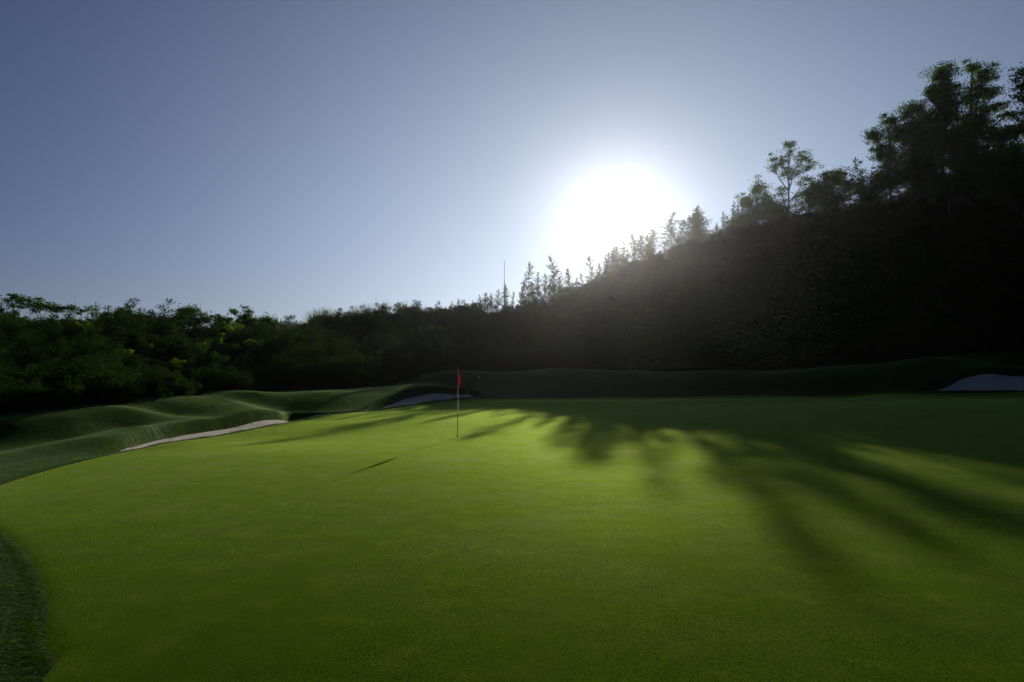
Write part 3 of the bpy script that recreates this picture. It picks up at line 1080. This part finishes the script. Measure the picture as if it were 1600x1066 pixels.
for px, top, d, k in saps:
    lab = named.get(px)
    if lab is None:
        if px > 1300:
            lab = "wispy sapling between the round tree and the big trees, " + ("taller one" if px == 1345 else "shorter one beside the big trees")
        else:
            mark = max(k_ for k_ in marks if k_ <= px)
            nth = sum(1 for q_ in saps if mark < q_[0] <= px)
            lab = ORD[nth] + " feathery sapling to the right of " + marks[mark]
    plant_px("sapling", SAP[k], px, top, d, float(np.interp(px, [940, 946, 972, 978, 990, 994, 1005, 1009, 1015, 1025, 1034, 1042, 1110, 1120], [1.25, 1.7, 1.7, .9, .9, 1.5, 1.5, 1.2, 1.9, 1.9, 1.0, 1.6, 1.6, 1.25])), label=lab, cat='sapling', group=G_SAP)

for px, top, d, k, lab in [(963, 384, 103.5, 4, "full feathery sapling added close behind the row to thicken its shadow, straight under the sun"),  # extra saplings added behind the row to darken the shadow streaks on the green
                           (1000, 366, 103.5, 4, "full feathery sapling added close behind the row to thicken its shadow, just right of the sun's foot"),
                           (1016, 364, 103.5, 2, "full sapling added for its shadow close behind the slim one under the glare"),
                           (1058, 342, 103, 2, "sapling added for its shadow close behind the right side of the fir-shaped one"),
                           (1086, 332, 102, 4, "sapling added for its shadow close behind the left side of the double-topped one")]:
    plant_px("sapling", SAP[k], px, top, d, 1.7, label=lab, cat='sapling', group=G_SAP)

# ---- thin mast
mx, my, mtop = at(788, 407, 104)
mz = gz(mx, my)
mast = tag(empty("mast", (mx, my, mz)), "thin dark mast rising above the saplings on the skyline", "mast")
hm = mtop - mz
v, f = tube_mesh([(np.array([(0, 0, -.2), (0, 0, hm * .62)]), [.07, .06])], 8)
mobj("lower_tube", mesh_np("lower_tube", v, f, True), M['mast'], mast)
v, f = tube_mesh([(np.array([(0, 0, hm * .6), (0, 0, hm)]), [.045, .03])], 8)
mobj("rod", mesh_np("rod", v, f, True), M['mast'], mast)

# ---- broadleaf trees of the right skyline, each its own growth
GR = "broadleaf trees on the right of the hill"
for i, (bpx, d, ells, dens, lab) in enumerate([
    (1183, 93, [(1184, 296, 13, 13), (1172, 314, 15, 14), (1194, 316, 15, 13), (1182, 334, 24, 12)], 1.1, "small bushy tree at the left end of the right-hand trees"),
    (1236, 90, [(1236, 230, 11, 10), (1222, 247, 15, 10), (1252, 250, 15, 10), (1210, 262, 11, 8), (1239, 266, 18, 9), (1264, 262, 9, 7), (1260, 281, 12, 7), (1222, 300, 10, 8)], .75,
     "tall airy tree with a visible bare trunk, sky showing through its crown"),
    (1215, 91, [(1222, 322, 24, 13), (1205, 334, 20, 12)], .9, "low bushy tree at the foot of the bare trunk"),
    (1300, 85, [(1312, 271, 14, 11), (1296, 284, 20, 15), (1325, 290, 15, 15), (1305, 305, 30, 20)], 1.1, "wide round-topped tree between the airy tree and the big trees"),
    (1266, 87, [(1272, 296, 19, 14), (1256, 314, 20, 16), (1285, 318, 22, 16)], 1.0, "low leafy tree under the right side of the airy tree"),
    (1355, 80, [(1350, 300, 25, 16), (1376, 286, 18, 16), (1366, 316, 30, 16)], 1.0, "small green tree filling the gap below the wispy saplings"),
    (1398, 76, [(1386, 192, 15, 12), (1369, 210, 15, 13), (1400, 208, 22, 20), (1372, 237, 17, 12), (1398, 246, 22, 16)], 1.1, "big tree with drooping left crown at the left of the tallest group"),
    (1438, 74, [(1426, 172, 20, 13), (1444, 195, 26, 25), (1426, 225, 26, 22), (1460, 225, 26, 24)], 1.4, "big dark tree joined to the left side of the tallest tree"),
    (1482, 71, [(1486, 108, 13, 10), (1470, 122, 18, 13), (1456, 146, 16, 14), (1489, 142, 22, 20), (1474, 176, 28, 22)], 1.25, "tall tree forming the left peak of the highest crown"),
    (1524, 70, [(1523, 101, 13, 11), (1530, 122, 22, 13), (1543, 143, 22, 11), (1560, 163, 20, 8), (1570, 181, 16, 7), (1518, 150, 18, 18), (1530, 185, 34, 22)], 1.05, "tallest tree on the hill with layered ragged right side"),
    (1562, 66, [(1560, 210, 32, 18), (1590, 205, 20, 16), (1578, 238, 34, 24)], 1.2, "dark full tree below the ragged side of the tallest tree"),
    (1490, 68, [(1486, 222, 40, 26), (1510, 245, 34, 26)], 1.5, "low spreading tree under the tallest crown"),
    (1428, 73, [(1424, 262, 40, 24), (1396, 278, 28, 20), (1450, 280, 34, 24)], 1.4, "low dark tree under the drooping left crown"),
    (1540, 65, [(1535, 268, 44, 26), (1500, 285, 36, 22)], 1.5, "wide dark tree at the bottom of the tallest group"),
    (1600, 60, [(1596, 268, 38, 32), (1560, 290, 34, 22), (1640, 250, 40, 40)], 1.4, "dark tree low at the right edge of the photo"),
    (1636, 52, [(1604, 112, 12, 11), (1606, 136, 15, 14), (1612, 158, 18, 12), (1640, 140, 34, 40), (1660, 200, 50, 40)], 1.1, "tree cut by the right edge of the photo, its leaves entering from the side")]):
    crown_px("broadleaf_tree", 100 + i, bpx, d, ells, lab, GR, dens, .21, .5)
crown_px("broadleaf_tree", 140, 1180, 96, [(1168, 342, 20, 9), (1150, 350, 16, 9)], "low bush-like tree where the saplings end", GR, 1.0, .2, .45)

# ---- trees of the left skyline
GL = "trees of the left wood"
for i, (bpx, d, ells, dens, lab) in enumerate([
    (30, 76, [(22, 467, 14, 6), (35, 474, 11, 6), (13, 477, 9, 5)], .8, "flat-crowned tree with open trunk at the far left of the skyline"),
    (66, 77, [(59, 474, 12, 7), (76, 481, 11, 6), (50, 483, 9, 5)], .8, "second flat-crowned tree from the left edge"),
    (108, 77, [(97, 484, 9, 6), (109, 483, 9, 5), (122, 489, 7, 4)], .9, "tree with three small heads right of the flat-crowned pair"),
    (145, 78, [(144, 483, 8, 3), (147, 490, 6, 5)], .8, "slim tree with a tufted top on the left skyline"),
    (185, 78, [(178, 490, 12, 6), (196, 492, 13, 6), (166, 498, 11, 6)], 1, "rounded tree in the middle of the left skyline"),
    (212, 79, [(213, 494, 5, 4), (210, 502, 7, 5)], 1, "small knobby tree right of the rounded one"),
    (298, 76, [(289, 488, 12, 5), (305, 491, 15, 6), (318, 498, 10, 7), (280, 496, 7, 5)], 1.2, "dark broad tree with heavy head right of the bamboo"),
    (343, 77, [(345, 497, 9, 5), (352, 504, 12, 7)], .9, "low tree between two broad crowns of the left wood"),
    (378, 76, [(367, 490, 7, 4), (386, 488, 7, 5), (378, 497, 15, 6), (392, 501, 10, 8)], .9, "broad tree with clumped crown at the right of the left wood"),
    (416, 78, [(418, 497, 8, 4), (409, 504, 7, 5), (425, 507, 7, 4)], .8, "last tree of the left wood beside the gap with the far ridge"),
    (-45, 72, [(-40, 470, 25, 12), (-20, 485, 18, 10)], 1, "tree cut by the left edge of the photo")]):
    crown_px("broadleaf_tree", 160 + i, bpx, d, [(a_, b_, c_ * 1.15, e_ * 1.2) for a_, b_, c_, e_ in ells] + [(bpx + 6, 503, 16, 7)], lab, GL, dens * .7, .24, .42)
for px, top, d, lab in [(240, 496, 80, "feathery bamboo on the left skyline, left one of two"), (262, 500, 80, "feathery bamboo on the left skyline, right one of two")]:
    plant_px("bamboo", BAM, px, top, d, .8, label=lab, cat='bamboo', group="bamboo of the left wood")

# ---- bushes inside the woods, their lit look put into the leaf colour
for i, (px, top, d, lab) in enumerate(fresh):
    plant_px("bush", BRIGHTENED[i % 3], px, top - (4 if px > 500 or px > 420 else 11), d, .75 if px > 500 else 1.0, label=lab, cat='bush', group="lit bushes in the wood", sink=.1)
dense = [
    (505, 490, 86, 0, 1.3, "round dark bush topped with tall grass, first right of the skyline gap"),
    (535, 490, 87, 1, 1.1, "dark bush right of the grass-topped one"),
    (565, 482, 88, 2, 1.1, "tall dark bush left of the long flat-topped clump"),
    (590, 478, 89, 0, 1.2, "dark bush at the left end of the flat-topped clump"),
    (618, 473, 90, 2, 1.2, "highest bush of the flat-topped clump"),
    (645, 476, 91, 1, 1.2, "dark bush at the right end of the flat-topped clump"),
    (665, 490, 93, 0, 1.0, "low bush where the saplings begin")]
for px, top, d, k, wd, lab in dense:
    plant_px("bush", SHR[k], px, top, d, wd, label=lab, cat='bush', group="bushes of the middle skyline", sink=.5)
pv, pf = plume(61)
pm = mesh_np("tall_grass", pv, pf); pm.materials.append(M['plume'])
for px, top, d in [(487, 488, 86), (495, 482, 86), (505, 480, 86), (515, 481, 86), (527, 486, 87), (548, 483, 87), (556, 478, 88), (575, 475, 88), (600, 470, 89),
                   (630, 470, 90), (652, 472, 91), (640, 548, 60), (655, 512, 73), (668, 516, 73), (625, 530, 66)]:
    p = at(px, top, d); o_ = mobj("tall_grass", pm, None)
    zb = gz(p[0], p[1]) + 1.0; s = max(.9, (p[2] - zb)) / 2.0
    o_.location = (p[0], p[1], zb); o_.scale = (s, s, s); o_.rotation_euler = (0, 0, rng.uniform(0, 6))
    tag(o_, "tall arching grass tuft growing among the dark bushes", "tall grass", "tall grass tufts in the bushes")

# ------------------------------------------------------------------ longer grass at the near left edge of the green
n = 60000
bx = rng.uniform(-9, -2, n); by = rng.uniform(2.2, 10.5, n)
edge = inside_dist(bx, by, GREEN)
keep = (edge < 0.05) & (rng.random(n) < np.where(edge > -.35, 1.0, .45))
bx, by, edge = bx[keep], by[keep], edge[keep]
# ragged band right on the edge
m = 16000
gi_ = rng.integers(0, 7 * 12, m)
ep = GREEN[gi_] + (GREEN[gi_ + 1] - GREEN[gi_]) * rng.random(m)[:, None]
nrm2 = GREEN[gi_ + 1] - GREEN[gi_]; nrm2 = np.c_[-nrm2[:, 1], nrm2[:, 0]] / (np.linalg.norm(nrm2, axis=1)[:, None] + 1e-9)
ep = ep + nrm2 * (rng.normal(size=m) * .035 + .03)[:, None]
cl_ = np.sin(ep[:, 0] * 31) * np.sin(ep[:, 1] * 27 + 1) > -.35
ep = ep[cl_]
bx = np.r_[bx, ep[:, 0]]; by = np.r_[by, ep[:, 1]]
hh = np.r_[rng.uniform(.006, .018, len(edge)), rng.uniform(.008, .024, len(ep))]
bz = ground_height(bx, by) - .004
n = len(bx)
a = rng.uniform(0, 6.28, n); ln_ = rng.uniform(.1, .9, n)
wd_ = rng.uniform(.0015, .003, n)
P0 = np.c_[bx, by, bz]
S = np.c_[np.cos(a), np.sin(a), np.zeros(n)] * wd_[:, None]
D = np.c_[-np.sin(a) * ln_, np.cos(a) * ln_, np.ones(n)] * hh[:, None]
V = np.stack([P0 - S, P0 + S, P0 + D], 1).reshape(-1, 3)
tag(mobj("grass_blades", mesh_np("grass_blades", V, np.arange(n * 3).reshape(n, 3)), M['blade']),
    "longer ragged grass at the near left edge of the green", kind='stuff')

# ------------------------------------------------------------------ air
HAZE = 0.00008
hv = np.array([(x, y, z) for z in (-12, 42) for y in (-250, 760) for x in (-620, 620)], float)
hf = [(0, 2, 3, 1), (4, 5, 7, 6), (0, 1, 5, 4), (2, 6, 7, 3), (0, 4, 6, 2), (1, 3, 7, 5)]
hm_ = bpy.data.materials.new("haze_air"); hm_.use_nodes = True
hm_.node_tree.nodes.clear()
ho = hm_.node_tree.nodes.new("ShaderNodeOutputMaterial")
hp = hm_.node_tree.nodes.new("ShaderNodeVolumePrincipled")
hp.inputs['Color'].default_value = (0.9, 0.92, 0.95, 1)
hp.inputs['Density'].default_value = HAZE
hp.inputs['Anisotropy'].default_value = 0.9
hm_.node_tree.links.new(hp.outputs[0], ho.inputs['Volume'])
tag(mobj("haze", mesh_np("haze", hv, np.array(hf)), hm_), "thin bright haze in front of the hill", kind='stuff')
